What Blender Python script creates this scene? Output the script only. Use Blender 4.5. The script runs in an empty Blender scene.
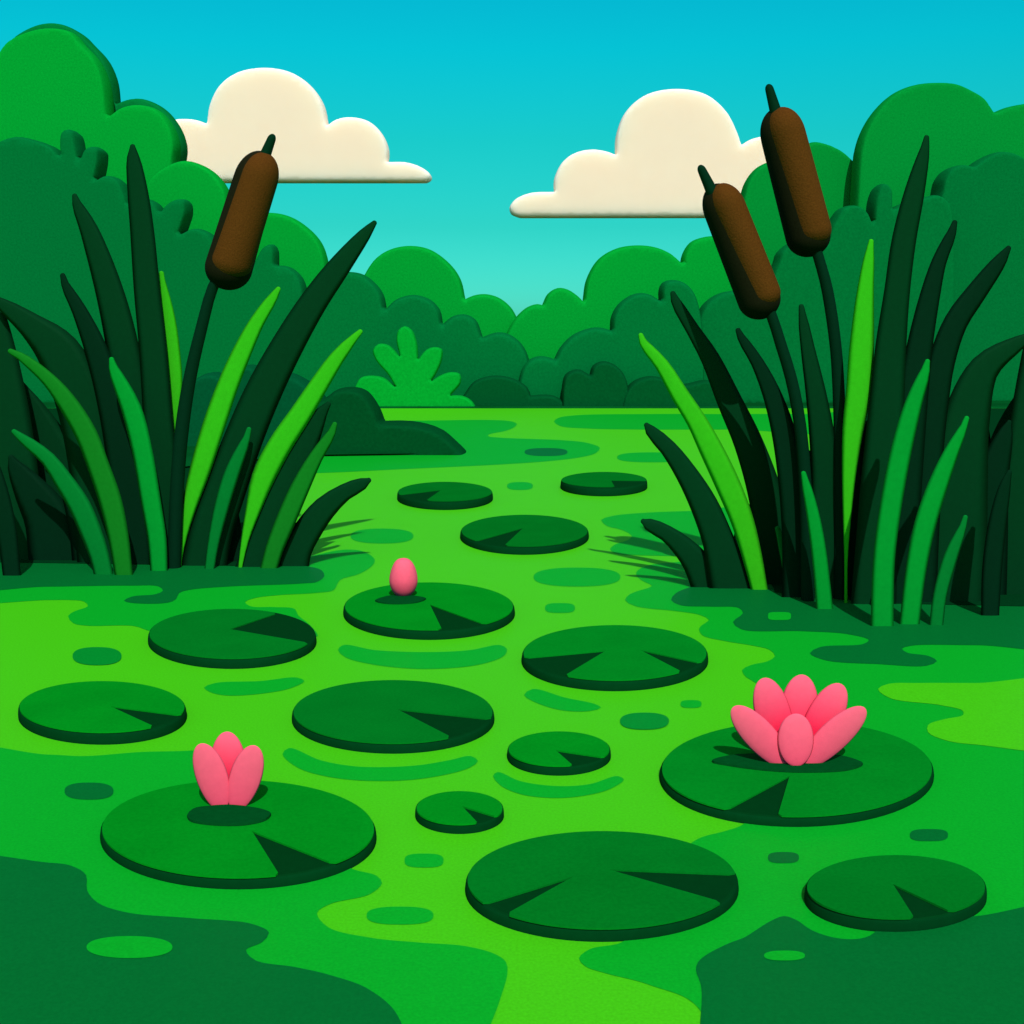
import bpy, bmesh, math, random
import numpy as np
from mathutils import Vector, Matrix, geometry
random.seed(4)
R = math.radians
S = bpy.context.scene
COL = S.collection

# ---------------------------------------------------------------- camera
F = 1200.0                      # focal length in pixels of the 1024 px frame
HZ = 335.0                      # picture row of the horizon
CAMZ = 1.2
TH = math.atan((512 - HZ) / F)
cam = bpy.data.cameras.new('camera')
cam.sensor_width = 36; cam.lens = 36 * F / 1024
cam.clip_start = 0.05; cam.clip_end = 3000
co = bpy.data.objects.new('camera', cam); COL.objects.link(co)
co.location = (0, 0, CAMZ); co.rotation_euler = (math.pi / 2 - TH, 0, 0)
S.camera = co
S.render.resolution_x = S.render.resolution_y = 1024

# ---------------------------------------------------------------- light
SUN_EL, SUN_AZ = R(47), R(8)   # azimuth: to the right of straight behind the camera
w = bpy.data.worlds.new('World'); S.world = w; w.use_nodes = True
nt = w.node_tree; nt.nodes.clear()
out = nt.nodes.new('ShaderNodeOutputWorld'); bg = nt.nodes.new('ShaderNodeBackground')
sky = nt.nodes.new('ShaderNodeTexSky'); sky.sky_type = 'NISHITA'; sky.sun_disc = False
sky.sun_elevation = SUN_EL; sky.sun_rotation = math.pi - SUN_AZ
sky.air_density = 1.0; sky.dust_density = 0.6; sky.ozone_density = 1.6
SKG = 0.82
tc = nt.nodes.new('ShaderNodeTexCoord'); sp = nt.nodes.new('ShaderNodeSeparateXYZ')
rp = nt.nodes.new('ShaderNodeValToRGB'); mx = nt.nodes.new('ShaderNodeMix')
mx.data_type = 'RGBA'; mx.blend_type = 'MULTIPLY'; mx.inputs[0].default_value = 1
nt.links.new(tc.outputs['Generated'], sp.inputs[0]); nt.links.new(sp.outputs[2], rp.inputs[0])
SKYR = [(0.0, (0.11, 0.72, 0.72)), (0.03, (0.084, 0.73, 0.70)), (0.087, (0.042, 0.70, 0.56)), (0.153, (0.021, 0.83, 0.62)), (0.22, (0.005, 0.99, 0.81)), (0.30, (0.004, 1.0, 0.92)), (0.45, (0.9, 0.92, 0.72))]
e = rp.color_ramp.elements
e[0].position, e[0].color = SKYR[0][0], (*[v * SKG for v in SKYR[0][1]], 1)
e[1].position, e[1].color = SKYR[-1][0], (*SKYR[-1][1], 1)
for p, c in SKYR[1:-1]:
    n = e.new(p); n.color = (*[v * SKG for v in c], 1)
nt.links.new(sky.outputs[0], mx.inputs[6]); nt.links.new(rp.outputs[0], mx.inputs[7])
nt.links.new(mx.outputs[2], bg.inputs[0]); bg.inputs[1].default_value = 0.15
nt.links.new(bg.outputs[0], out.inputs[0])
sun = bpy.data.lights.new('sun', 'SUN'); sun.energy = 3.6; sun.angle = R(0.5); sun.color = (1, 0.93, 0.86)
so = bpy.data.objects.new('sun', sun); COL.objects.link(so)
d = Vector((math.sin(SUN_AZ) * math.cos(SUN_EL), -math.cos(SUN_AZ) * math.cos(SUN_EL), math.sin(SUN_EL)))
so.rotation_euler = d.to_track_quat('Z', 'Y').to_euler(); so.location = d * 40
V = S.view_settings; V.view_transform = 'Standard'; V.look = 'None'; V.gamma = 1; V.use_curve_mapping = False
V.exposure = 0.15
S.render.engine = 'CYCLES'

# ---------------------------------------------------------------- pixel -> place (the plan was taken off the picture)
def ray(px, py):
    x = (px - 512) / F; v = (512 - py) / F
    return Vector((x, math.cos(TH) + v * math.sin(TH), -math.sin(TH) + v * math.cos(TH)))
def flat(px, py, z=0.0):
    r = ray(px, py); t = (z - CAMZ) / r.z
    return Vector((r.x * t, r.y * t, z))
def upright(px, py, Y):
    r = ray(px, py); t = Y / r.y
    return Vector((r.x * t, Y, CAMZ + r.z * t))
def depth(py, z=0.0): return flat(512, py, z).y
def base_row(Y): # picture row where the water plane meets depth Y
    lo, hi = 336.0, 3000.0
    for _ in range(50):
        m = (lo + hi) / 2
        if depth(m) > Y: lo = m
        else: hi = m
    return lo

# ---------------------------------------------------------------- materials
KV, KH = (0.95, 1.24, 1.08), (1.12, 1.20, 1.30)
def lin(c): return [(v / 255 / 12.92 if v / 255 <= 0.04045 else ((v / 255 + 0.055) / 1.055) ** 2.4) for v in c]
MATS = {}
def mat(name, rgb, k='v', rough=0.8, spec=0.0, grain=0.10, gs=60.0, bump=0.0, bs=30.0, tip=None, patch=0.0, ps=1.2):
    if name in MATS: return MATS[name]
    K = KV if k == 'v' else KH
    conv = lambda c: [min(0.92, max(0.0006, a / b)) for a, b in zip(lin(c), K)]
    m = bpy.data.materials.new(name); m.use_nodes = True
    t = m.node_tree; b = t.nodes['Principled BSDF']
    b.inputs['Roughness'].default_value = rough; b.inputs['Specular IOR Level'].default_value = spec
    tco = t.nodes.new('ShaderNodeTexCoord')
    src = None
    if tip:
        s = t.nodes.new('ShaderNodeSeparateXYZ'); t.links.new(tco.outputs['Generated'], s.inputs[0])
        r = t.nodes.new('ShaderNodeValToRGB'); r.color_ramp.elements[0].position = 0.42 if rgb[1] < 60 else 0.0; r.color_ramp.elements[1].position = 0.92
        r.color_ramp.elements[0].color = (*conv(rgb), 1); r.color_ramp.elements[1].color = (*conv(tip), 1)
        t.links.new(s.outputs[2], r.inputs[0]); src = r.outputs[0]
    def vary(src, scale, amt, detail):
        n = t.nodes.new('ShaderNodeTexNoise'); n.inputs['Scale'].default_value = scale; n.inputs['Detail'].default_value = detail
        t.links.new(tco.outputs['Object'], n.inputs['Vector'])
        mr = t.nodes.new('ShaderNodeMapRange'); mr.inputs['From Min'].default_value = 0.25; mr.inputs['From Max'].default_value = 0.75
        mr.inputs['To Min'].default_value = 1 - amt; mr.inputs['To Max'].default_value = 1 + amt
        t.links.new(n.outputs[0], mr.inputs[0])
        mm = t.nodes.new('ShaderNodeMix'); mm.data_type = 'RGBA'; mm.blend_type = 'MULTIPLY'; mm.inputs[0].default_value = 1
        if src is None: mm.inputs[6].default_value = (*conv(rgb), 1)
        else: t.links.new(src, mm.inputs[6])
        t.links.new(mr.outputs[0], mm.inputs[7]); return mm.outputs[2]
    src = vary(src, gs, grain, 2.0)
    if patch: src = vary(src, ps, patch, 1.0)
    t.links.new(src, b.inputs['Base Color'])
    if bump:
        n = t.nodes.new('ShaderNodeTexNoise'); n.inputs['Scale'].default_value = bs; n.inputs['Detail'].default_value = 3
        t.links.new(tco.outputs['Object'], n.inputs['Vector'])
        bp = t.nodes.new('ShaderNodeBump'); bp.inputs['Strength'].default_value = bump; bp.inputs['Distance'].default_value = 0.02
        t.links.new(n.outputs[0], bp.inputs['Height']); t.links.new(bp.outputs[0], b.inputs['Normal'])
    MATS[name] = m; return m

# ---------------------------------------------------------------- mesh helpers
def link(name, verts, faces, m, parent=None, smooth=True, loc=None):
    me = bpy.data.meshes.new(name)
    if loc is not None: verts = [Vector(v) - Vector(loc) for v in verts]
    me.from_pydata([tuple(v) for v in verts], [], faces)
    bm = bmesh.new(); bm.from_mesh(me); bmesh.ops.recalc_face_normals(bm, faces=bm.faces); bm.to_mesh(me); bm.free()
    me.materials.append(m)
    if smooth: me.polygons.foreach_set('use_smooth', [True] * len(me.polygons))
    o = bpy.data.objects.new(name, me); COL.objects.link(o)
    if loc is not None: o.location = loc
    if parent: 
        o.parent = parent; o.matrix_parent_inverse = Matrix.Translation(-parent.location)
    return o
def tag(o, label, cat, group=None):
    o['label'] = label; o['category'] = cat
    if group: o['group'] = group
    return o
def thing(name, loc, label, cat, group=None):
    o = bpy.data.objects.new(name, None); COL.objects.link(o); o.location = loc; o.empty_display_size = 0.1
    return tag(o, label, cat, group)
def cr(pts, closed=False, step=3.0):
    """smooth curve through points (tuples of any length)"""
    P = [np.array(p, float) for p in pts]; n = len(P); res = []
    if n == 2 and not closed:
        return [tuple(P[0]), tuple(P[1])]
    segs = n if closed else n - 1
    for i in range(segs):
        p1, p2 = P[i], P[(i + 1) % n]
        p0 = P[i - 1] if (closed or i > 0) else 2 * p1 - p2
        p3 = P[(i + 2) % n] if (closed or i + 2 < n) else 2 * p2 - p1
        d = np.linalg.norm((p2 - p1)[:2])
        t0 = 0; a = 0.5
        t1 = t0 + max(np.linalg.norm((p1 - p0)[:2]), 1e-3) ** a; t2 = t1 + max(d, 1e-3) ** a; t3 = t2 + max(np.linalg.norm((p3 - p2)[:2]), 1e-3) ** a
        k = max(2, int(d / step))
        for j in range(k):
            t = t1 + (t2 - t1) * j / k
            A1 = (t1 - t) / (t1 - t0) * p0 + (t - t0) / (t1 - t0) * p1
            A2 = (t2 - t) / (t2 - t1) * p1 + (t - t1) / (t2 - t1) * p2
            A3 = (t3 - t) / (t3 - t2) * p2 + (t - t2) / (t3 - t2) * p3
            B1 = (t2 - t) / (t2 - t0) * A1 + (t - t0) / (t2 - t0) * A2
            B2 = (t3 - t) / (t3 - t1) * A2 + (t - t1) / (t3 - t1) * A3
            res.append(tuple((t2 - t) / (t2 - t1) * B1 + (t - t1) / (t2 - t1) * B2))
    if not closed: res.append(tuple(P[-1]))
    return res
def outline(*segs):
    """outline made of smooth runs that meet in corners; each run repeats the last point of the run before"""
    o = []
    last = None
    for s in segs:
        s = list(s)
        if last is not None and s[0] != last: s = [last] + s
        c = cr(s); last = s[-1]
        o += c[:-1]
    o.append(last)
    if o[0] == o[-1]: o.pop()
    return o

# ---------------------------------------------------------------- setting: ground and water
def sheet(name, polys, z, m):
    vs, fs = [], []
    for poly in polys:
        P = [flat(x, max(y, HZ + 4), z) for x, y in poly]
        k = len(vs); vs += P
        for t in geometry.tessellate_polygon([[Vector((p.x, p.y, 0)) for p in P]]):
            fs.append([k + i for i in t])
    o = link(name, vs, fs, m, smooth=False); o['kind'] = 'structure'
    me = o.data
    if me.polygons and sum(p.normal.z for p in me.polygons) < 0: me.flip_normals()
    return o
def ell(cx, cy, rx, ry, n=40, p=2.0):
    r = []
    for i in range(n):
        a = 2 * math.pi * i / n; c, s = math.cos(a), math.sin(a)
        r.append((cx + rx * math.copysign(abs(c) ** (2 / p), c), cy + ry * math.copysign(abs(s) ** (2 / p), s)))
    return r
M_ground = mat('bank_grass', (0, 78, 34), 'h', bump=0.5, bs=6, patch=0.2)
YB = depth(408.3)
g = link('ground', [(-900, -300, -0.6), (900, -300, -0.6), (900, YB - 0.4, -0.6), (-900, YB - 0.4, -0.6),
                    (900, YB, 0.03), (-900, YB, 0.03), (900, 1500, 0.05), (-900, 1500, 0.05)],
         [(0, 1, 2, 3), (3, 2, 4, 5), (5, 4, 6, 7)], M_ground, smooth=False)
g['kind'] = 'structure'
WK = dict(k='h', rough=0.5, spec=0.015, bump=0.05, bs=7, grain=0.10, gs=150)
M_lime = mat('lime_water', (68, 200, 22), **WK)
M_mid = mat('green_water', (8, 170, 40), **WK)
M_mid2 = mat('deeper_green_water', (0, 140, 46), **WK)  # a tone darker than the green water
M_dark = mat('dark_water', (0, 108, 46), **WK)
wt = link('water', [(-60, -8, 0), (60, -8, 0), (60, YB + 0.02, 0), (-60, YB + 0.02, 0)], [(0, 1, 2, 3)], M_lime, smooth=False)
wt['kind'] = 'structure'
sm = lambda p: cr(p, closed=True, step=4)
mids = [
 sm([(250,440),(330,424),(387,421),(430,420.5),(492,420),(512,421.5),(517,424),(514,427.5),(505,431),(489,434.5),(488,436),(500,437.6),(535,439),(560,440),(588,443),(600,448),(596,453),(582,457),(550,461),(500,464.5),(405,469),(317,473),(250,473)]),
 sm([(554,421.5),(558,418),(575,415.3),(650,414),(725,414),(800,414),(860,415),(860,430),(730,429.5),(640,429.5),(587,428.5),(560,426)]),
 ell(652, 457.3, 35, 5, p=2.6),
 sm([(601,520),(612,516),(640,513),(690,511),(760,511),(760,557),(672,556),(635,555),(615,553),(610,549),(616,544),(628,540),(632,536),(622,530),(607,526)]),
 sm([(760,556),(700,560),(677,562),(650,565),(638,570),(636,574),(641,580),(652,586),(641,590),(630,594),(625,600),(635,606),(675,611),(700,615),(709,620),(702,625),(699,629),(702,635),(725,641),(755,646),(770,650),(775,656),(768,661),(751,665),(742,670),(746,677),(756,683),(775,710),(765,790),(748,820),(740,826),(725,831),(694,841),(660,880),(640,925),(622,942),(590,949),(579,958),(585,966),(605,973),(650,985),(700,1010),(720,1150),(1150,1180),(1200,800),(1150,540),(900,520)]),
 sm([(-80,582),(48,580),(150,580),(250,572),(315,555),(347,549.5),(365,552),(375,560),(372,566),(359,574),(340,580),(337,585),(334,590),(315,593),(280,595),(255,598),(245,602),(250,606),(275,607),(295,609),(298,615),(310,625),(318,636),(308,637),(230,645),(150,631),(134,626),(87,625.6),(73,623),(68,616),(75,611),(88,606),(84,601.5),(70,600),(48,600),(-80,600)]),
 sm([(-100,752),(48,754.5),(85,756),(140,752),(180,751),(235,749),(249,752),(245,762),(240,790),(300,840),(350,868),(377,876),(382,883),(370,894),(330,904),(317,913),(328,927),(370,937.5),(420,942.5),(465,946),(495,954),(506,962),(507.5,973),(500,1000),(480,1060),(480,1160),(-120,1160),(-140,950)]),
 ell(382,536,31.5,7.5,p=2.4), ell(577,577,43.5,9.5,p=2.4), ell(560,608,15,5,p=3), ell(520,486,13,4,p=2.6),
 ell(424,860.5,19.5,7,p=3), ell(400,915.5,33.5,9,p=2.6), ell(691,704,10.5,4,p=3),
 sm([(338,650),(343,645),(375,650),(430,652),(470,650),(500,645),(507,649),(505,655),(482,664),(425,669),(370,664),(345,657)]),
 sm([(282.5,754),(289,748),(320,760),(352.5,766),(385,767),(420,765),(450,760),(471,756),(478,761),(470,767.5),(430,777.5),(382.5,781),(332.5,777.5),(297.5,767.5)]),
 sm([(493,776),(497.5,772),(520,781),(557.5,786),(590,784),(617.5,776),(624,779.5),(610,789),(585,795.5),(555,798),(520,794),(500,785)]),
 sm([(204,687.5),(215,683),(260,681),(297,677.5),(304.5,681),(292.5,687.5),(270,692.5),(227.5,695.5),(210,692)]),
 sm([(524,695),(532.5,689),(565,697.5),(595,704),(601,707.5),(590,711),(560,710),(532.5,701)]),
]
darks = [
 sm([(-80,553),(48,557),(180,558),(312,567),(322,570.5),(324.5,576),(318,581.5),(300,583.5),(227,586.5),(188,590),(179,593),(176,599),(168,602.5),(131,602.7),(124,600.5),(132,596.5),(156,594),(163,590.5),(159,586.5),(130,585.5),(48,586.5),(-80,587)]),  # shade at the left reeds' foot, put in as dark water colour
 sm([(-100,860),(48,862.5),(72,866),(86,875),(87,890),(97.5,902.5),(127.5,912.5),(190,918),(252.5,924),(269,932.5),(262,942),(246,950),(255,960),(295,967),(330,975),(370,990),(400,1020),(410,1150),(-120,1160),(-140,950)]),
 sm([(693,586),(676,593),(671,600),(680,605),(710,606.5),(739,608),(743,613),(733,622),(741,629),(801,631),(847.5,634),(869,640),(863,644),(820,647),(810,653),(825,660),(879,664),(927,665.5),(937,661),(929,656),(907,652.5),(902,648.5),(912,645.5),(976,645),(1150,646),(1150,560),(900,548),(760,560)]),  # same for the right reeds: their shade coloured into the water
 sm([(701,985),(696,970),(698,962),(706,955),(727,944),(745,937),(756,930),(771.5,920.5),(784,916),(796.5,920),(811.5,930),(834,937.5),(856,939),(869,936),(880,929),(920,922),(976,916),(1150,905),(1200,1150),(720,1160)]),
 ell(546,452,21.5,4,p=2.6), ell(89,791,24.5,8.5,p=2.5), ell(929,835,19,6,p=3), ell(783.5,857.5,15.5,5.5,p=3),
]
sheet('green_water', mids, 0.0012, M_mid)
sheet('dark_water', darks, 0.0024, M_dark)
sheet('lime_water', [sm([(878,689),(888,684),(920,683),(976,683),(1080,683),(1090,746),(976,744.5),(945,740),(928,732),(928,725),(945,719),(963,715),(963,711),(940,705),(890,698)])], 0.0024, M_lime)
sheet('darker_green_water', [ell(644.5,721,24.5,8.5,p=2.4), ell(97,656,24.5,9,p=2.4)], 0.0024, M_mid2)  # two small patches in the deeper green tone
sheet('bright_water', [ell(129.5,947,43,11,p=2.2), ell(784.5,955.5,20.5,5,p=2.4), ell(779.5,616,11.5,4,p=4)], 0.0036, M_mid)

# ---------------------------------------------------------------- rounded solid shapes: bushes and clouds
def puff(name, segs, Y, m, half=0.5, rim=0.25, base=None, step=None, parent=None, lump=0.0, lumps=1.6):
    """solid with the given outline, Y = depth of its widest section, rounded over `rim` metres and `half` deep each way"""
    o = outline(*segs)
    if base is not None:
        o = [(o[0][0], base)] + o + [(o[-1][0], base)]
    P = [upright(x, y, Y) for x, y in o]
    pts = np.array([(p.x, p.z) for p in P])
    # even resampling
    L = np.linalg.norm(np.roll(pts, -1, 0) - pts, axis=1)
    step = step or rim * 0.5
    q = []
    for i in range(len(pts)):
        k = max(1, int(round(L[i] / step)))
        for j in range(k): q.append(pts[i] + (pts[(i + 1) % len(pts)] - pts[i]) * j / k)
    pts = np.array(q); n = len(pts)
    A = pts; B = np.roll(pts, -1, 0)
    area = 0.5 * np.sum(A[:, 0] * B[:, 1] - B[:, 0] * A[:, 1])
    if area < 0: pts = pts[::-1].copy(); A = pts; B = np.roll(pts, -1, 0)
    def dist(Q):
        res = np.empty(len(Q)); AB = B - A; ll = np.maximum((AB ** 2).sum(1), 1e-12)
        for i in range(0, len(Q), 400):
            q = Q[i:i + 400, None, :]; t = np.clip(((q - A) * AB).sum(2) / ll, 0, 1)
            res[i:i + 400] = np.sqrt(((q - (A + t[..., None] * AB)) ** 2).sum(2)).min(1)
        return res
    def inside(Q):
        res = np.zeros(len(Q), bool)
        for a, b in zip(A, B):
            c = (a[1] > Q[:, 1]) != (b[1] > Q[:, 1])
            if abs(b[1] - a[1]) > 1e-12:
                res ^= c & (Q[:, 0] < (b[0] - a[0]) * (Q[:, 1] - a[1]) / (b[1] - a[1]) + a[0])
        return res
    T = np.roll(pts, -1, 0) - np.roll(pts, 1, 0); N = np.stack([-T[:, 1], T[:, 0]], 1); N /= np.maximum(np.linalg.norm(N, axis=1), 1e-9)[:, None]
    inner = []
    for f in (0.04, 0.13, 0.28, 0.5, 0.75, 1.0):
        Q = pts + N * rim * f; ok = inside(Q); Q = Q[ok]
        dd = dist(Q); Q = Q[dd > rim * f * 0.93]
        inner.append(Q)
    x0, z0 = pts.min(0); x1, z1 = pts.max(0); gstep = max(rim * 0.55, (x1 - x0) / 60)
    gx, gz = np.meshgrid(np.arange(x0, x1, gstep), np.arange(z0, z1, gstep)); Q = np.stack([gx.ravel(), gz.ravel()], 1)
    Q = Q + np.random.RandomState(3).uniform(-0.2, 0.2, Q.shape) * gstep
    Q = Q[inside(Q)]; Q = Q[dist(Q) > rim * 1.12]; inner.append(Q)
    Q = np.concatenate(inner)
    # drop points that nearly coincide
    key = {}; keep = []
    for i, v in enumerate(Q):
        k = (int(v[0] / (step * 0.45)), int(v[1] / (step * 0.45)))
        if k not in key: key[k] = 1; keep.append(i)
    Q = Q[keep]
    allp = [Vector(p) for p in pts] + [Vector(p) for p in Q]
    r = geometry.delaunay_2d_cdt(allp, [(i, (i + 1) % n) for i in range(n)], [], 1, 1e-6)
    V2 = np.array([(v.x, v.y) for v in r[0]]); fs = [f for f in r[2]]
    dd = dist(V2); dd[dd < 1e-4] = 0
    h = half * np.sqrt(np.clip(1 - (1 - np.minimum(dd / rim, 1)) ** 2, 0, 1))
    ph = (hash(name) % 7)
    if lump:
        a, b = V2[:, 0] * lumps, V2[:, 1] * lumps
        h = h + lump * np.minimum(dd / rim, 1) * (np.sin(a * 1.7 + 1.3 * np.sin(b * 1.3)) * np.sin(b * 2.1 + a * 0.6) + 0.5 * np.sin(a * 4.1 + b * 3.2) * np.sin(b * 3.7 - a * 2.2))
    verts, idx_b = [], {}
    for v, hh in zip(V2, h): verts.append(Vector((v[0], Y - hh, v[1])))
    for i, (v, hh, d_) in enumerate(zip(V2, h, dd)):
        if d_ == 0: idx_b[i] = i
        else: idx_b[i] = len(verts); verts.append(Vector((v[0], Y + hh, v[1])))
    faces = [list(f) for f in fs] + [[idx_b[i] for i in reversed(f)] for f in fs]
    loc = Vector(((x0 + x1) / 2, Y, z0))
    return link(name, verts, faces, m, parent=parent, loc=loc)

LF = dict(bump=0.12, bs=16, grain=0.12, gs=30)
M_cloud = mat('cloud_cream', (249, 243, 205), grain=0.012, gs=0.6)
_b = M_cloud.node_tree.nodes['Principled BSDF']; _b.inputs['Subsurface Weight'].default_value = 1.0; _b.inputs['Subsurface Radius'].default_value = (1, 1, 1); _b.inputs['Subsurface Scale'].default_value = 1.6
M_bright = mat('bright_leaves', (3, 160, 48), **LF)
M_bright2 = mat('mid_leaves_right', (3, 143, 50), **LF)
M_shade_rim = mat('shade_rim_leaves', (2, 122, 52), **LF)  # darker copy of the bright leaves, for the crown's shaded edge
M_midg = mat('deep_green_leaves', (0, 112, 50), **LF)
M_dkb = mat('dark_bush_leaves', (0, 80, 36), **LF)
M_mound = mat('darkest_bush_leaves', (0, 74, 32), **LF)
M_teal = mat('teal_bush_leaves', (0, 84, 44), **LF)
M_plant = mat('fresh_plant_leaves', (4, 158, 45), **LF)

YC = 90.0
def cloud(label, segs, Y):
    return tag(puff('cloud', segs, Y, M_cloud, half=1.0, rim=0.16, base=None, step=0.14), label, 'cloud', 'clouds in the blue sky')
cloud('cream puffy cloud behind the single brown cattail', [
    [(150,183),(148,150),(160,130),(175,121.5),(188,120),(200,121.5),(209,124.8)],
    [(212,106),(222,87),(240,74),(267,69.3),(293,74),(312,87),(324,105),(328.6,126.5)],
    [(338,120.5),(352,118.3),(370,122.5),(383,135),(389,150),(388.5,162.8)],
    [(405,162.8),(420,167),(430,174),(432,179.5),(426,183)], [(290,183),(150,183)]], YC)
cloud('cream puffy cloud behind the pair of brown cattails', [
    [(520,218),(511,214),(509.5,208),(515,200),(530,193.5),(554,192.3)],
    [(554,180),(562,163),(575,153.5),(592,150.3),(605,152),(615,155.5)],
    [(616,136),(625,113),(645,96),(676,90.2),(705,96),(725,113),(736,134),(740,146)],
    [(750,140),(766,137),(785,140),(800,155),(806,180),(800,218)], [(660,218),(520,218)]], YC + 6)

# ---- bright trees at the back, standing on the far bank
def bush(label, segs, Y, m, name='bush', cat='bush', group=None, half=0.36, rim=0.07, lump=0.0):
    o = puff(name, segs, Y, m, half=half, rim=rim, base=base_row(Y) + 3, lump=lump)
    return tag(o, label, cat, group)
YA = YB + 0.6
G_T = 'bright green trees at the back'
Yt = YB + 4.2
big = thing('tree', upright(60, base_row(Yt), Yt), 'tallest bright green tree with darker edge, at the left margin', 'tree', G_T)
puff('crown', [[(-90,400),(-90,120),(-75,80),(-45,58),(-20,55),(0,60)],[(12,44),(35,33),(55,30),(75,34),(85,45),(100,62),(109,85),(112.5,117.5)],
     [(125,109),(142,106),(160,111),(172.5,125),(179,145),(177.5,164)],[(176,230),(174,400)]], Yt, M_bright, half=0.3, rim=0.07, base=base_row(Yt) + 3, parent=big)
puff('crown_shade_rim', [[(-80,400),(-80,120),(-70,74),(-40,52),(-15,50),(5,54)],[(20,38),(45,26),(65,26),(85,36),(94,45),(107.5,60),(116,80),(119,105.5)],  # shadow edge of the crown, built as a darker layer behind it
     [(130,101),(145,100),(165,109),(180,127.5),(186,147),(184,166)],[(180,200),(176,230),(172,400)]], Yt + 0.75, M_shade_rim, half=0.3, rim=0.07, base=base_row(Yt + 0.75) + 3, parent=big)
bush('bright green two-domed tree between the tallest tree and the single cattail', [
    [(140,260),(150,185),(168,168),(186,161.5),(202,165),(217.5,175),(229,192),(233,216)],
    [(245,217),(268,213),(288.5,216),(306,226),(321,242),(328,262),(330,300)]], YB + 3.4, M_bright, 'tree', 'tree', G_T, half=0.3)
bush('bright green tree rising above the small leafy plant, left of the gap', [
    [(352,330),(358,290),(365,275),(376,259),(391,249.5),(411,246),(431,250),(451,265),(461,280),(465.5,299)],
    [(473.5,295.5),(485,294),(498.5,297.5),(511,307.5),(519,322),(530,345)]], YB + 3.6, M_bright, 'tree', 'tree', G_T, half=0.3)
bush('bright green tree with several domes, right of the lowest gap in the skyline', [
    [(500,350),(508,330),(516,317),(527.5,307),(537.5,304),(542,305)],
    [(547.5,294),(557.5,288),(567.5,289.5),(577.5,296),(582.5,301)],
    [(586,280),(597.5,260),(615,249),(635,245.5),(655,247.5),(670,254),(680.5,263)],
    [(682.5,254),(690,242.5),(702,237.5),(716,236.5),(732,241),(745,254),(752,280),(754,320)]], YB + 3.0, M_bright, 'tree', 'tree', G_T, half=0.3)
bush('green tree dome behind the taller cattail of the pair', [
    [(735,300),(738,215),(740,200),(745,182.5),(755,169),(767.5,162.5),(785,160),(797,160)],
    [(800,150),(810,143),(822.5,144.5),(837.5,151),(847.5,159),(858,172),(864,200)]], YB + 4.4, M_bright2, 'tree', 'tree', G_T, half=0.3)
bush('tall rounded green tree at the right margin', [
    [(846,320),(852,200),(854,166),(856,150),(862.5,130),(875,110),(892.5,94),(912.5,86),(935,84),(952.5,85.5),(967.5,92),(980,100),(990,114)],
    [(1005,108),(1030,105),(1060,115),(1080,150),(1085,300)]], YB + 3.7, M_bright2, 'tree', 'tree', G_T, half=0.3)

# ---- deep green bushes in front of them
G_B = 'deep green bushes on the far bank'
bush('long deep green bush with finger-like tufts behind the left reeds', [
    [(-90,300),(-90,170),(-60,150),(-30,148),(-8,158)],[(0,146),(20,138),(40,141.5),(50,145),(58,149),(65,157)],
    [(64,145),(66,134),(72.5,130.5),(79,134),(82.5,147.5),(84.5,160)],
    [(89,151),(96,147.5),(104,150),(105,160),(102.5,175),(101,181)],
    [(107.5,177),(115,177),(124,182.5),(130,195),(133,205)],[(140,200),(150,199.5),(159,204),(164,212.5)],
    [(170,205),(180,200),(189,201),(191,212.5),(187.5,225),(184,234.5)],
    [(192.5,230),(200,229),(212,234),(222,248),(229,264)],[(236,261.5),(246,262.5),(254.5,267.5)],[(259,257.5),(266,247),(274,244.5),(277.5,250),(278,265.5)],
    [(290,267),(301,276),(306,288),(310,330)]], YB + 1.5, M_midg, group=G_B, half=0.3, rim=0.06)
bush('deep green bush with four domes behind the small leafy plant', [
    [(290,380),(296,320),(310,290),(328,276),(347,272),(363.5,274.5),(376,284),(383.5,295),(386.5,309)],
    [(396,300),(406,296),(416,295),(431,300),(440,310),(443,324)],[(453.5,316),(466,314.5),(476,320),(483,337)],
    [(493.5,333),(502,332.3),(512.5,336),(522.5,345),(529,359),(531,385)]], YB + 1.3, M_midg, group=G_B)
bush('deep green bush in the middle right, stepping up towards the right', [
    [(516,390),(522,368),(530,359),(540,356),(550,357.5),(554,359)],[(560,347.5),(572.5,335),(590,328),(600,327.5),(610,330)],
    [(611,317.5),(617.5,305),(630,295.5),(640,293),(650,295),(659,300.5)],
    [(659,290),(662.5,282.5),(671,280),(682.5,282.5),(692.5,292.5),(699,312.5),(703,350)]], YB + 1.05, M_midg, group=G_B)
bush('deep green bush with one pointed tuft, behind the pair of cattails', [
    [(690,380),(693,330),(699,311),(705,302.5),(717.5,294),(735,290.5),(755,292),(768,298)],[(768,280),(774,262.5),(777.5,252.5),(790,242.5),(806,240),(822,244)],[(826,230),(831,220),(837.5,210),(847.5,206),(857.5,207.5),(865,215),(868,222.5)],
    [(870,200),(875,187.5),(881,184),(887.5,190),(889,210)],[(895,206),(905,202.5),(922.5,197.5),(934,196),(945,205),(950,240)]], YB + 1.45, M_midg, group=G_B, half=0.32, rim=0.06)
bush('deep green bush at the right margin behind the tallest reed blades', [
    [(925,400),(930,210),(934,195),(937.5,180),(945,170),(957.5,166),(967.5,168)],[(976,161),(995,153),(1015,158),(1030,175)],[(1045,165),(1070,175),(1085,210),(1085,330)]], YB + 2.1, M_midg, group=G_B, rim=0.06)
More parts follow.
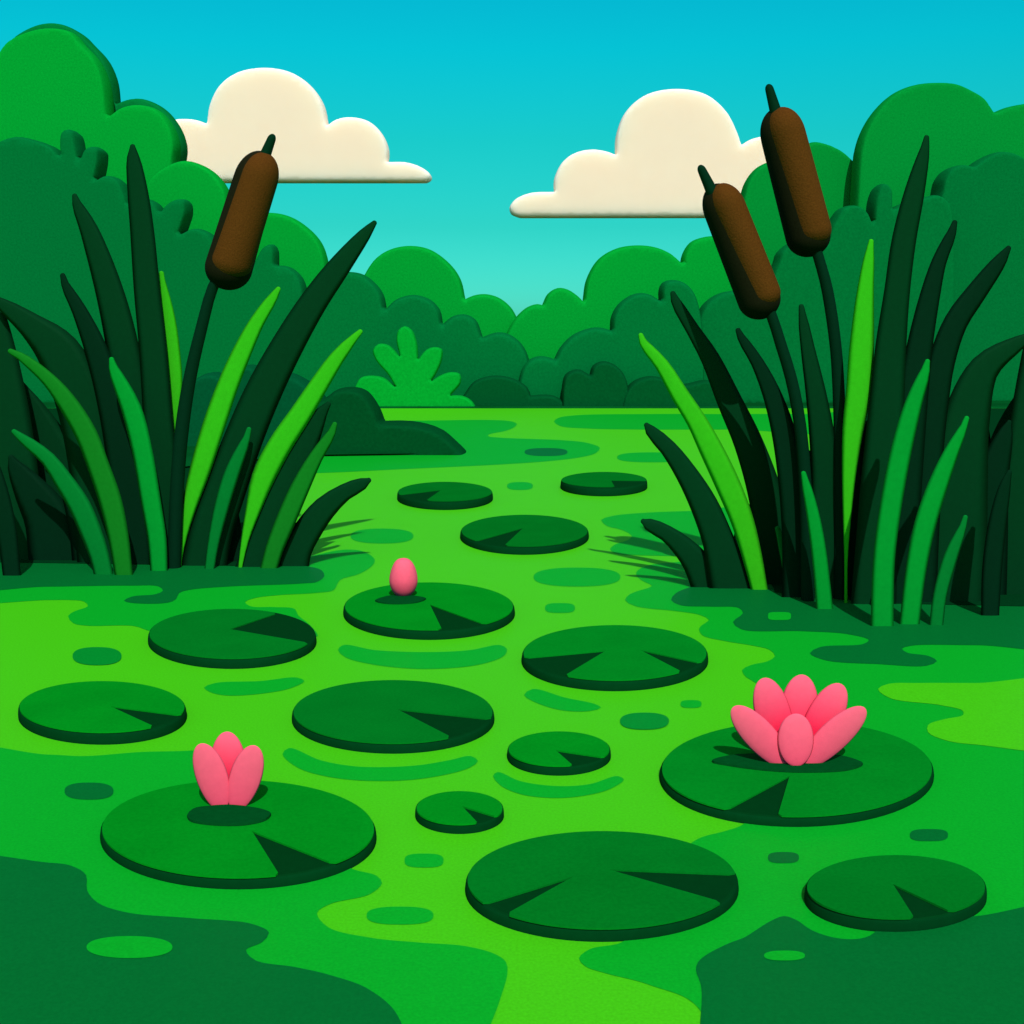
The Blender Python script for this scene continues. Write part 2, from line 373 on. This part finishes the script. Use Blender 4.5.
# ---- small dark bushes along the waterline
G_D = 'low dark bushes along the far shore'
bush('low dark bush on the far shore beside the small leafy plant', [
    [(458,404),(465,393),(473.5,382),(486,376.5),(500,375.5),(515,379),(527.5,387.5),(531,395.5)],[(545,394.5),(555,396),(563,401),(570,406)]], YB + 0.42, M_dkb, group=G_D, half=0.2, rim=0.05)
bush('tallest of the low dark bushes on the far shore, with two domes', [
    [(561,406),(561.5,390),(565,375),(572.5,370),(580,369.5),(589.5,375)],[(592.5,366),(602.5,361),(615,365),(624,375),(628,388),(629,406)]], YB + 0.40, M_dkb, group=G_D, half=0.28, rim=0.05)
bush('low dark bush on the far shore behind the lime blade of the right reeds', [
    [(620,406),(623,394),(630,384),(637.5,379),(650,376),(662.5,378),(676,385)],[(690,383),(702.5,380),(712.5,381),(722,388),(730,406)]], YB + 0.36, M_dkb, group=G_D, half=0.28, rim=0.05)
# ---- leafy plant
Yp = YB + 0.14
tag(puff('leafy_plant', [[(350,409),(356,385),(361,377.5),(371,375.5),(383.5,377.5),(395,386)],[(388.5,375),(376,360),(373,350),(378.5,344),(388.5,345),(400,356)],
    [(396.5,340),(398.5,330),(405,326),(412,330),(417,342.5),(418.5,359)],[(426,350),(433.5,347),(442,349),(442,360),(437,372.5),(432,380.5)],
    [(441,375),(451,372),(460,374),(461,382.5),(451,395)],[(463.5,396),(472,401),(477,409)]], Yp, M_plant, half=0.12, rim=0.04, base=base_row(Yp) + 1),
    'fresh green plant with five rounded leaf lobes standing on the far shore', 'plant')
# ---- dark bushes at the left bank, with the soil they stand on
Ym = depth(455.5) + 0.35
M_mud = mat('bank_mud', (0, 56, 27), 'h')
sheet('bank', [[(-140,408.4),(200,408.4),(200,440),(300,455),(285,480),(270,510),(262,540),(262,566),(60,563),(-140,560)], [(868,408.4),(1180,408.4),(1200,606),(1020,606),(880,603),(775,592),(768,575),(772,555),(795,500),(845,480),(864,430)]], 0.0048, M_mud)
sheet('bank', [[(150,470),(150,440),(440,440),(450,450),(440,453),(300,455)]], 0.02, M_ground)
tag(puff('bush', [[(300,440),(312,405),(328.5,396),(338.5,389),(353.5,387),(366,391),(378.5,407.5),(384,421)],[(406,421),(426,424),(443.5,431),(458.5,444),(465.5,451),(467,454),(464,457)]],
    Ym, M_mound, half=0.33, rim=0.05, base=457.5), 'very dark low bush sloping down to the water beside the left reeds', 'bush')
tag(puff('bush', [[(180,440),(188,400),(197,380),(213,372),(226,375),(235,381)],[(240,369),(250,364.5),(260,367),(268,379)],[(276,373),(288,372),(306,380),(322,394),(332,415),(336,445)]],
    Ym + 0.75, M_teal, half=0.3, rim=0.05, base=452), 'dark teal-green bush half hidden behind the left reeds', 'bush')

# ---------------------------------------------------------------- reeds
BL = dict(rough=0.7, spec=0.02, grain=0.05, gs=50)
COLS = {'d': mat('dark_blade', (0, 56, 25), **BL), 'k': mat('darkest_blade', (0, 42, 21), **BL), 'l': mat('lime_blade', (46, 182, 22), **BL),
        'm': mat('green_blade', (2, 146, 44), **BL), 'g': mat('leaf_green_blade', (2, 118, 42), **BL), 'o': mat('olive_blade', (14, 120, 28), **BL)}
BN = {'l': 'bright lime blade', 'm': 'fresh green blade'}
def blade(parent, c, col, yb, dd=0.0, lean=0.0):
    """leaf blade through (px, py, width) from tip to base, rooted at picture row yb"""
    c = [tuple(list(p) + [0.0]) if len(p) == 2 else p for p in c]
    if c[-1][1] < yb: c = c + [(c[-1][0], yb, c[-1][2])]
    x, y, w_ = c[-1]; px, py, _ = c[-2]
    c = c + [(x + (x - px) * 14 / max(8, y - py), y + 14, w_)]
    s = cr(c, step=9.0)
    p0 = np.array(s[0][:2]); k0 = next(i for i in range(1, len(s)) if math.hypot(s[i][0] - p0[0], s[i][1] - p0[1]) > 7)
    d0 = np.array(s[k0][:2]) - p0; d0 /= np.linalg.norm(d0); rt = 2.7
    s = [tuple(p0 + d0 * q) + (2 * math.sqrt(max(0.02, rt * rt - (rt - q) ** 2)),) for q in (0.0, 0.4, 1.0, 1.8, 2.7)] + s[k0:]
    Y0 = depth(yb) + dd
    n = len(s); vs, fs = [], []
    top = s[0][1]
    for i, (x, y, wd) in enumerate(s):
        a = s[max(0, i - 1)]; b = s[min(n - 1, i + 1)]
        t = np.array([b[0] - a[0], b[1] - a[1]]); t /= np.linalg.norm(t) + 1e-9
        nx, ny = -t[1], t[0]
        if 4 < i < 7: wd = max(wd, 5.6)
        h = max(wd, 0.3) / 2
        u = (y - yb) / (top - yb)
        Y = Y0 + lean * u * u
        sc = Y / F; th = min(0.0045, h * sc * 0.3)
        for k, (q, z) in enumerate(((-1, 0), (-0.55, -0.85), (0, -1.1), (0.55, -0.85), (1, 0), (0, 0.8))):
            p = upright(x + nx * h * q, y + ny * h * q, Y); p.y += z * th; vs.append(p)
        if i:
            for k in range(6):
                fs.append([(i - 1) * 6 + k, (i - 1) * 6 + (k + 1) % 6, i * 6 + (k + 1) % 6, i * 6 + k])
    fs.append([0, 1, 2, 3, 4, 5]); fs.append([(n - 1) * 6 + k for k in (5, 4, 3, 2, 1, 0)])
    o = link('leaf_blade', vs, fs, COLS[col], parent=parent)
    if col in BN: o['label'] = BN[col]
    return o
def clump(label, blades, x, yb):
    t = thing('reed_clump', flat(x, yb), label, 'reeds', 'reed clumps in the water')
    n = len(blades)
    for i, (col, y, pts) in enumerate(blades):       # listed from the rearmost to the foremost
        blade(t, pts, col, y, dd=(n - i) * 0.016 + 0.01, lean=((i * 37) % 5 - 2) * 0.002)
    return t
L = [
 ('k', 568, [(200,470),(203,482,16),(212,520,40),(222,568,56)]),
 ('k', 568, [(290,500),(288,510,14),(282,535,30),(280,568,40)]),
 ('d', 568, [(20,380),(24,392,14),(40,430,40),(60,480,60),(75,530,70),(84,568,76)]),
 ('k', 568, [(-40,400),(-36,410,14),(-20,450,40),(0,500,56),(20,568,70)]),
 ('k', 568, [(-70,450),(-66,460,14),(-55,500,50),(-40,568,70)]),
 ('d', 573, [(-60,300),(-58,310,14),(-45,380,30),(-30,450,44),(-20,573,50)]),
 ('d', 573, [(-25,250),(-22,262,12),(-8,320,30),(5,400,44),(15,480,48),(20,573,50)]),
 ('k', 573, [(10,455),(14,465,14),(30,490,34),(48,520,48),(56,573,52)]),
 ('k', 573, [(60,470),(66,480,14),(80,510,30),(90,540,40),(96,573,46)]),
 ('k', 573, [(225,480),(225,490,14),(225,520,30),(228,573,36)]),
 ('d', 573, [(140,420),(142,430,14),(150,470,32),(150,573,46)]),
 ('d', 573, [(-8,296),(2,304,12),(30,325,26),(58,352,44),(80,400,50),(95,470,52),(105,573,54)]),
 ('d', 573, [(74,193.5),(76.5,203,9),(89,230,18.5),(109,290,28),(122,345,33),(133,420,38),(142,500,40),(148,573,42)]),
 ('l', 572, [(161,271),(163.5,288,8),(169,320,13.5),(172,350,16),(174.5,385,16),(173,420,10),(170,460,4),(169,572,4)]),
 ('k', 573, [(62,273),(65,284,8),(79,310,15),(96,350,23),(110,400,27),(121,450,32),(130,510,36),(135,573,38)]),
 ('d', 573, [(132.5,144),(133,156,12),(137.5,190,20.5),(142,230,24),(147,290,26.5),(153,350,28),(158,420,30),(163,480,32),(166,573,34)]),
 ('d', 573, [(376,221),(370,228,9),(342,263,22),(313,303,28),(285,350,33),(262,395,37),(243,440,39),(225,490,42),(210,535,44),(203,573,46)]),
 ('l', 573, [(279.5,287),(274,296,9),(257,322,15),(243,350,19),(228,385,21.5),(214,425,23),(200,470,21),(189,507,15),(183,535,9),(180,560,4)]),
 ('d', 573, [(330,402),(322,412,12),(302,450,28),(283,490,32),(268,530,34),(252,573,36)]),
 ('l', 573, [(362,330),(354,338,8),(337,358,15),(319,385,19),(300,415,22),(280,445,24),(263,478,23),(253,510,15),(245,540,8),(240,570,4)]),
 ('d', 571, [(371,479),(363,483.5,12),(345,492,17),(325,508,24),(308,530,28),(297,550,30),(291,571,34)]),
 ('g', 573, [(249.5,427),(247,437,7),(233,470,15),(222,505,15),(213,545,11.5),(209,573,10)]),
 ('o', 572, [(335.5,422),(332,432,8),(316,457,14),(300,488,19),(286,520,20),(274,550,18),(268,572,17)]),
 ('m', 574, [(111,357),(113,367,9),(131,408,20),(142,450,20.5),(151,503,20),(157,540,19),(159,574,17)]),
 ('g', 577, [(12,430),(22,438,9),(48,459,15),(63,480,19),(79,505,22),(90,530,22),(99,555,20),(104,577,19)]),
 ('o', 577, [(8,350),(20,356,8),(48,379,14),(66,401,19),(86,434,22),(98,465,22),(110,500,23),(118,535,21),(124,577,18)]),
 ('k', 577, [(-30,420),(-24,430,9),(-8,470,18),(5,520,20),(12,577,18)]),
]
clump('tall reed clump with dark, lime and green blades on the left side of the pond', L, 170, 573)
Rr = [
 ('k', 606, [(975,380),(972,392,20),(962,440,60),(955,500,84),(948,606,96)]),
 ('d', 606, [(1040,370),(1036,384,20),(1020,440,56),(1008,520,76),(1000,606,84)]),
 ('k', 604, [(800,440),(802,452,16),(808,500,44),(812,604,60)]),
 ('d', 597, [(745,500),(746,510,14),(750,540,34),(752,597,50)]),
 ('k', 612, [(868,420),(868,432,16),(872,480,40),(876,612,60)]),
 ('d', 612, [(1060,240),(1058,252,12),(1045,320,30),(1030,420,40),(1020,520,46),(1015,612,50)]),
 ('k', 612, [(1010,420),(1006,432,14),(992,480,34),(985,540,46),(980,612,52)]),
 ('k', 612, [(945,470),(942,480,14),(935,520,36),(930,612,50)]),
 ('k', 612, [(855,470),(856,480,14),(858,520,36),(858,612,52)]),
 ('d', 597, [(672,291),(675,300,9),(693,330,14),(710,358,19),(729,400,25),(748,442,29),(764,490,34),(774,540,38),(782,597,44)]),
 ('d', 612, [(801,304),(802.5,316,8),(808,350,14.5),(815,388,20),(821,428,25),(826,480,30),(826,540,34),(824,612,40)]),
 ('k', 610, [(737,328),(741,337,8),(757,362,13),(771,392,18.5),(783,430,24),(792,480,28),(798,540,32),(802,610,40)]),
 ('d', 614, [(1040,330),(1020,342,14),(985,368,30),(966,420,48),(958,480,60),(954,560,66),(950,614,70)]),
 ('k', 614, [(1010,246),(1002,258,12),(976,293,21),(956,322,24),(942,360,27),(934,400,30),(926,460,34),(920,540,38),(916,614,40)]),
 ('k', 614, [(955.5,220),(952,232,9),(939,262,15),(929,300,21),(920,345,26),(912,400,32),(905,470,36),(900,540,38),(896,614,44)]),
 ('d', 614, [(927,135),(925,148,9),(915,190,20),(904,240,24.5),(897,292,26),(891,345,31),(887,400,35),(882,470,40),(877,540,42),(873,614,46)]),
 ('l', 612, [(871.5,239),(870,250,8),(865.5,290,17),(861.5,350,25),(859,390,26),(853,430,21),(849,475,14),(847,520,8),(846,560,3.5)]),
 ('l', 597, [(640,333),(643,342,8),(662,365,14),(680,395,18),(696,420,20),(710,447,23.5),(728,485,25),(742,520,23),(752,556,20),(761,597,16)]),
 ('d', 595, [(645,423),(650,430,11),(668,448,17),(686,473,22),(704,505,28),(718,540,32),(727,570,40),(733,595,44)]),
 ('d', 593, [(641,520),(648,524,12),(666,533,16.5),(682,546,22),(696,562,28),(706,580,34),(713,593,40)]),
 ('g', 596, [(777,526),(780,537,6.5),(786.5,560,11),(792,596,12)]),
 ('m', 614, [(803,471),(805,480,7),(812,510,12.5),(818,545,15),(822,580,16),(825,614,17)]),
 ('k', 620, [(1010,470),(1006,482,10),(998,520,18),(992,570,20),(990,620,18)]),
 ('m', 628, [(967.5,416),(964,426,7),(951,453,15),(938,485,20),(925,525,22),(916,570,21),(909,628,20)]),
 ('g', 628, [(966,515),(963,526,7),(951,556,14),(940,595,14),(936,628,14)]),
 ('m', 628, [(928,359),(925.5,370,9),(914,402,17),(902,447,21),(891,505,22),(884,560,22),(882,628,23)]),
]
clump('tall reed clump with dark, lime and green blades on the right side of the pond', Rr, 840, 612)

# ---------------------------------------------------------------- cattails
M_brown = mat('cattail_brown', (79, 52, 13), grain=0.2, gs=160, bump=0.18, bs=120, rough=0.9, spec=0.03)
M_headshade = mat('cattail_shade', (24, 28, 12), grain=0.15, gs=110, rough=0.9, spec=0.03)  # dark tone that paints the shaded side of the heads
M_stalk = mat('cattail_stalk', (0, 44, 23), **BL)
def tube(name, c, Y, m, parent, seg=16, close=True, flatn=1.0, dy=0.0):
    """round solid through (px, py, width)"""
    vs, fs = [], []; n = len(c)
    for i, (x, y, wd) in enumerate(c):
        a = c[max(0, i - 1)]; b = c[min(n - 1, i + 1)]
        t = np.array([b[0] - a[0], b[1] - a[1]]); t /= np.linalg.norm(t) + 1e-9
        h = max(wd, 0.05) / 2; r = h * Y / F
        for k in range(seg):
            an = 2 * math.pi * k / seg; q = math.cos(an)
            p = upright(x - t[1] * h * q, y + t[0] * h * q, Y); p.y += -math.sin(an) * r * flatn + dy; vs.append(p)
        if i:
            for k in range(seg): fs.append([(i - 1) * seg + k, (i - 1) * seg + (k + 1) % seg, i * seg + (k + 1) % seg, i * seg + k])
    fs.append(list(range(seg))); fs.append([(n - 1) * seg + k for k in reversed(range(seg))])
    return link(name, vs, fs, m, parent=parent)
def capsule(a, b, w0, w1, n=10):
    """list of (px, py, width) of a rounded club from a to b"""
    a = np.array(a, float); b = np.array(b, float); Lg = np.linalg.norm(b - a); r0, r1 = w0 / 2, w1 / 2; res = []
    for i in range(n + 1):
        an = math.pi / 2 * i / n; s = r0 * (1 - math.cos(an)) * 1.45; res.append((s, 2 * r0 * math.sin(an)))
    for i in range(1, 8): res.append((r0 * 1.45 + (Lg - r0 * 1.45 - r1 * 0.95) * i / 8, w0 + (w1 - w0) * i / 8))
    for i in range(n + 1):
        an = math.pi / 2 * i / n; s = Lg - r1 * 0.95 * (1 - math.sin(an)); res.append((s, 2 * r1 * math.cos(an)))
    return [tuple(a + (b - a) * s / Lg) + (wd,) for s, wd in res]
def cattail(label, head_shade, a, b, w0, w1, tip, stalk, yb, dd):
    Y = depth(yb) + dd
    t = thing('cattail', upright(stalk[-1][0], base_row(Y), Y), label, 'cattail', 'brown cattails rising from the reeds')
    x, y, wd = stalk[-1]
    tube('stalk', cr(stalk + [(x, y + 14, wd)], step=12), Y, M_stalk, t, seg=10)
    tube('seed_head', capsule(a, b, w0, w1), Y, M_brown, t, seg=32)
    tube('head_shade', capsule(head_shade[0], head_shade[1], head_shade[2], head_shade[3]), Y, M_headshade, t, seg=32, dy=0.03)  # dark capsule set behind the head to draw its shaded left side
    tube('spike', capsule(tip[0], tip[1], 9, 12.5, n=5), Y, M_stalk, t, seg=12)
cattail('single brown cattail leaning right above the left reeds', ((262,150.5),(221,289),42,47), (267,153), (225.5,281), 38.5, 42, ((273.5,134),(261,166)),
        [(223,270,11),(213,287,11),(201,330,12),(190.5,375,13),(182.5,425,14),(177.5,480,14),(174,573,14)], 573, 0.138)
cattail('lower brown cattail of the right-hand pair, leaning left', ((714,183.5),(768,318),39,43), (718.5,184), (769.5,308), 35, 34, ((699.5,165),(715,198)),
        [(762,295,11),(771,314,11),(781,345,11.5),(791,378,12),(800,425,12.5),(806,500,13),(808,612,14)], 612, 0.23)
cattail('taller brown cattail of the right-hand pair, leaning left', ((776,107),(815,256),42,44.5), (779,107.5), (817,247), 38, 37.5, ((768,84),(778,120)),
        [(812,235,11),(817.5,254,11),(825,280,11.5),(830,305,12),(836,350,12),(839,400,12.5),(840,450,12.5),(840,612,14)], 612, 0.265)

# ---------------------------------------------------------------- lily pads
PADC = {'a': (2, 140, 30), 'b': (0, 118, 34), 'c': (0, 132, 34), 'd': (0, 112, 32)}
def M_pad(c): return mat('pad_green_' + c, PADC[c], 'h', rough=0.6, spec=0.0, grain=0.09, gs=120, bump=0.08, bs=14, patch=0.06, ps=5)
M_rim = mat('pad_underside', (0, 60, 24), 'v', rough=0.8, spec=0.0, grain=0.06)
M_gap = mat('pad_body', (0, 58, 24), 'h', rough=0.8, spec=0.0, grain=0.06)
def pad(label, cx, cy, rx, ry, out, wedges, col, hpx):
    """(cx,cy,rx,ry): top face in the picture, out: how far the body shows round it, hpx: height of its edge"""
    yb = cy + ry; D = depth(yb); h = hpx * D / F
    for _ in range(4): h *= hpx / (base_row(flat(512, yb, h).y) - yb)
    c3 = flat(cx, cy, 0)
    t = thing('lily_pad', c3, label, 'lily pad', 'lily pads floating on the pond')
    # body: rounded thick disc
    n = 72; vs, fs = [], []
    prof = [(1.0, -0.02), (1.0, h * 0.30), (0.995, h * 0.7), (0.985, h * 0.93), (0.965, h)]
    for r, z in prof:
        for i in range(n):
            a = 2 * math.pi * i / n
            p = flat(cx + (rx + out) * r * math.cos(a), cy + (ry + out * 0.4) * r * math.sin(a), h)
            vs.append(Vector((p.x, p.y, z)))
    for j in range(len(prof) - 1):
        for i in range(n): fs.append([j * n + i, j * n + (i + 1) % n, (j + 1) * n + (i + 1) % n, (j + 1) * n + i])
    fs.append([(len(prof) - 1) * n + i for i in range(n)]); fs.append(list(reversed(range(n))))
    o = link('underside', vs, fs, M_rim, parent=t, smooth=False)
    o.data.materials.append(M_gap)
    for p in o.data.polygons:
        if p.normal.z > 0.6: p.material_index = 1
        elif len(p.vertices) == 4: p.use_smooth = True
    # leaf: top face with its notches
    tau = 2 * math.pi
    ang = lambda p: math.atan2((p[1] - cy) / ry, (p[0] - cx) / rx) % tau
    W = sorted([(ang(e0), ang(e1), ap) if ((ang(e1) - ang(e0)) % tau) < math.pi else (ang(e1), ang(e0), ap) for ap, e0, e1 in wedges])
    loop = []
    for i, (a0, a1, ap) in enumerate(W):
        nxt = W[(i + 1) % len(W)][0]; span = (nxt - a1) % tau or tau
        # apex, then the arc from this notch to the next one
        A0 = np.array((cx + rx * math.cos(a0), cy + ry * math.sin(a0))); A1 = np.array((cx + rx * math.cos(a1), cy + ry * math.sin(a1))); ap_ = np.array(ap)
        loop.append(tuple(ap_))
        k = max(8, int(span / tau * 84)); e = min(0.05, 4 / rx)
        loop.append(tuple(A1 + (ap_ - A1) * 0.05)); 
        for j in range(k + 1):
            a = a1 + e + (span - 2 * e) * j / k
            loop.append((cx + rx * math.cos(a), cy + ry * math.sin(a)))
        An = np.array((cx + rx * math.cos(nxt), cy + ry * math.sin(nxt))); apn = np.array(W[(i + 1) % len(W)][2])
        loop.append(tuple(An + (apn - An) * 0.05))
    loop = [(x, y - 1.2 * max(0, (y - cy) / ry)) for x, y in loop]
    P = [flat(x, y, h + 0.005) for x, y in loop]
    Pb = [flat(x, y, h + 0.005) for x, y in loop]
    for p in Pb: p.z = h + 0.0005
    m_ = len(P); tri = geometry.tessellate_polygon([[Vector((p.x, p.y, 0)) for p in P]])
    fs = [list(f) for f in tri] + [[m_ + i for i in reversed(f)] for f in tri] + [[i, (i + 1) % m_, m_ + (i + 1) % m_, m_ + i] for i in range(m_)]
    link('leaf', P + Pb, fs, M_pad(col), parent=t, smooth=False)
    return h + 0.005
hA = pad('large lily pad under the three-petalled pink flower, one wide notch', 238,829,136,49,2.5, [((252,831),(277,873),(329,862.5))], 'a', 11)
pad('largest dark green lily pad with two notches at the bottom edge of the pond view', 602,880,134.5,49,2.5, [((607.5,869),(736,874),(715,901)),((574,876),(490,903),(512,912.5))], 'b', 12)
pad('dark green lily pad in the bottom right corner, no flower', 896,887,89,32,2.5, [((893,884),(914,918),(948,911))], 'b', 13)
hB = pad('large lily pad under the open many-petalled pink flower', 797,769,135,48,2.5, [((789.5,776),(778,816),(726,811))], 'c', 9.5)
pad('leftmost lily pad, empty, beside the left margin', 102,707,82.5,26,2, [((110,706),(176,715),(151,726))], 'a', 11)
pad('lily pad just in front of the left reeds, notch facing the upper right', 232,634,82.5,25.2,2, [((230,629),(277.5,613),(308,643))], 'b', 9)
pad('plain wide lily pad between the bud pad and the flower pad on the left', 393,712,99.5,32,2, [((397,709),(487,719),(449.5,737))], 'b', 9)
hC = pad('lily pad under the small pink bud', 429,606.5,84,24.2,2, [((430,604.5),(442,630.5),(484,625))], 'a', 8.5)
pad('lily pad with two notches left of the right reeds', 615,653,91.5,28,2, [((606,650.5),(526,658),(565.5,676)),((640.5,650),(698,663),(681,672))], 'c', 9.5)
pad('small lily pad with a curved ripple below it, above the largest dark pad', 559,749,50.5,17.7,1.5, [((555.5,750),(605,758),(572.5,766))], 'a', 8.5)
pad('smallest near lily pad, between the left flower pad and the largest dark pad', 459.5,808,43,17,1.5, [((462,806),(496.5,817),(477,823))], 'a', 8.5)
pad('middle of the three far lily pads, the nearest of them', 524.5,531,63,16.3,1.5, [((523,528),(478,541.5),(505,546))], 'd', 7)
pad('far lily pad on the left below the very dark low bush', 445,492,47,10.2,1, [((441,490),(402,495),(425,502))], 'd', 7.5)
pad('far lily pad on the right, beside the right reeds', 604,480,42.5,8,1, [((611,480.3),(645,480.8),(615,488))], 'd', 8)

# ---------------------------------------------------------------- flowers
M_pet = mat('petal_pink', (214, 36, 74), 'v', tip=(230, 100, 122), rough=0.8, spec=0.02, grain=0.04, gs=60)
M_pet2 = mat('petal_light_pink', (226, 84, 108), 'v', tip=(232, 104, 124), rough=0.8, spec=0.02, grain=0.04, gs=60)
M_fshadow = mat('flower_shadow_green', (0, 76, 32), 'h')  # dark green that paints the shadows under flowers and bud
def petal(parent, tip, base, width, Y, m, lean=0.0, bulge=0.55, cup=0.1, nub=0.0):
    """a cupped petal; tip/base in the picture, lean: metres the tip is behind (+) or before (-) the base"""
    B = upright(base[0], base[1], Y); T = upright(tip[0], tip[1], Y + lean)
    ax = T - B; Lg = ax.length; z = ax.normalized(); x = Vector((1, 0, 0)); x = (x - z * x.dot(z)).normalized(); y = z.cross(x)
    Wd = width * Y / F / 2
    vs, fs = [], []; nu, nv = 22, 14
    for i in range(nu + 1):
        t = i / nu
        s = (1 - math.cos(math.pi * t)) / 2
        q = s ** (math.log(0.5) / math.log(bulge)); prof = max(0.0, 1 - (2 * q - 1) ** 2) ** 0.5
        prof = max(prof, nub * (1 - s) ** 2 if s < 0.2 else 0)
        for k in range(nv):
            a = 2 * math.pi * k / nv; u = math.cos(a) * prof
            th = math.sin(a) * prof * Wd * 0.17
            vs.append(Vector((u * Wd, th + cup * Wd * (u * u), s * Lg)))
        if i:
            for k in range(nv): fs.append([(i - 1) * nv + k, (i - 1) * nv + (k + 1) % nv, i * nv + (k + 1) % nv, i * nv + k])
    fs.append(list(range(nv))); fs.append([nu * nv + k for k in reversed(range(nv))])
    o = link('petal', vs, fs, m)
    if y.y < 0: y = -y; x = -x
    M = Matrix((x, y, z)).transposed().to_4x4(); M.translation = B
    o.parent = parent; o.matrix_parent_inverse = Matrix.Translation(-parent.location); o.matrix_basis = M
    return o
def shadow_disc(parent, poly, h):  # thin dark disc modelled in place of a flower's cast shadow
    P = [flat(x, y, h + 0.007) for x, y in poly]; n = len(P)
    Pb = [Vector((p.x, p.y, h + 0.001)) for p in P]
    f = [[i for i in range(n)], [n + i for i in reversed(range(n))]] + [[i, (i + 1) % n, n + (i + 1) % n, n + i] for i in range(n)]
    return link('shadow_disc', P + Pb, f, M_fshadow, parent=parent, smooth=False)
G_F = 'pink water lilies on their pads'
# open flower, right
Y = depth(765, hB)
f = thing('water_lily', flat(795, 765, hB), 'wide open pink water lily with six visible petals', 'flower', G_F)
petal(f, (802.5, 674.5), (795, 768), 42, Y + 0.045, M_pet, lean=0.05)
petal(f, (763, 678), (789, 768), 38, Y + 0.03, M_pet, lean=0.04, bulge=0.58)
petal(f, (841.5, 684), (800, 768), 38, Y + 0.03, M_pet, lean=0.04, bulge=0.58)
petal(f, (733, 707), (789, 767.5), 33, Y - 0.002, M_pet2, lean=0.0, bulge=0.52)
petal(f, (865, 708), (801.5, 767.5), 33, Y - 0.002, M_pet2, lean=0.0, bulge=0.52)
petal(f, (796, 713.5), (796, 766.5), 38, Y - 0.022, M_pet2, lean=0.02, bulge=0.5)
shadow_disc(f, sm([(712,760),(730,755),(760,753),(800,752),(840,755),(858,760),(863,763),(850,768),(810,770.5),(770,769),(730,764)]), hB)
# three petals, left
Y = depth(806, hA)
f = thing('water_lily', flat(228, 806, hA), 'half open pink water lily with three upright petals', 'flower', G_F)
petal(f, (227, 731.5), (228.5, 812), 40, Y + 0.03, M_pet, lean=0.03, bulge=0.5, nub=0.8)
petal(f, (200.5, 743.5), (222.5, 811), 34, Y, M_pet2, lean=0.0, bulge=0.52)
petal(f, (255.5, 745.5), (234.5, 811), 33.5, Y, M_pet2, lean=0.0, bulge=0.52)
shadow_disc(f, sm([(187,815),(193,808.5),(210,805.5),(230,804.5),(250,806.5),(266,810),(271,813),(266,818),(248,822.5),(228,823.6),(203,822),(190,819)]), hA)
# bud
Y = depth(596, hC)
f = thing('lily_bud', flat(403.5, 596, hC), 'small closed pink egg-shaped lily bud', 'flower bud', G_F)
tube('petal', cr([(403.3,558,1),(403.3,558.7,8),(403.3,560.2,13.5),(403.3,563,18.5),(403.4,568,23.5),(403.5,574,27),(403.5,579,28.4),(403.5,583,28),(403.5,588,25),(403.5,592,20.5),(403.5,595.5,14)], step=1.2), Y, M_pet2, f, seg=32)
shadow_disc(f, sm([(375,600),(386,596),(402,594.6),(418,596),(426,598),(419,601),(403,602.8),(384,602.3)]), hC)
print('objects', len(bpy.data.objects))
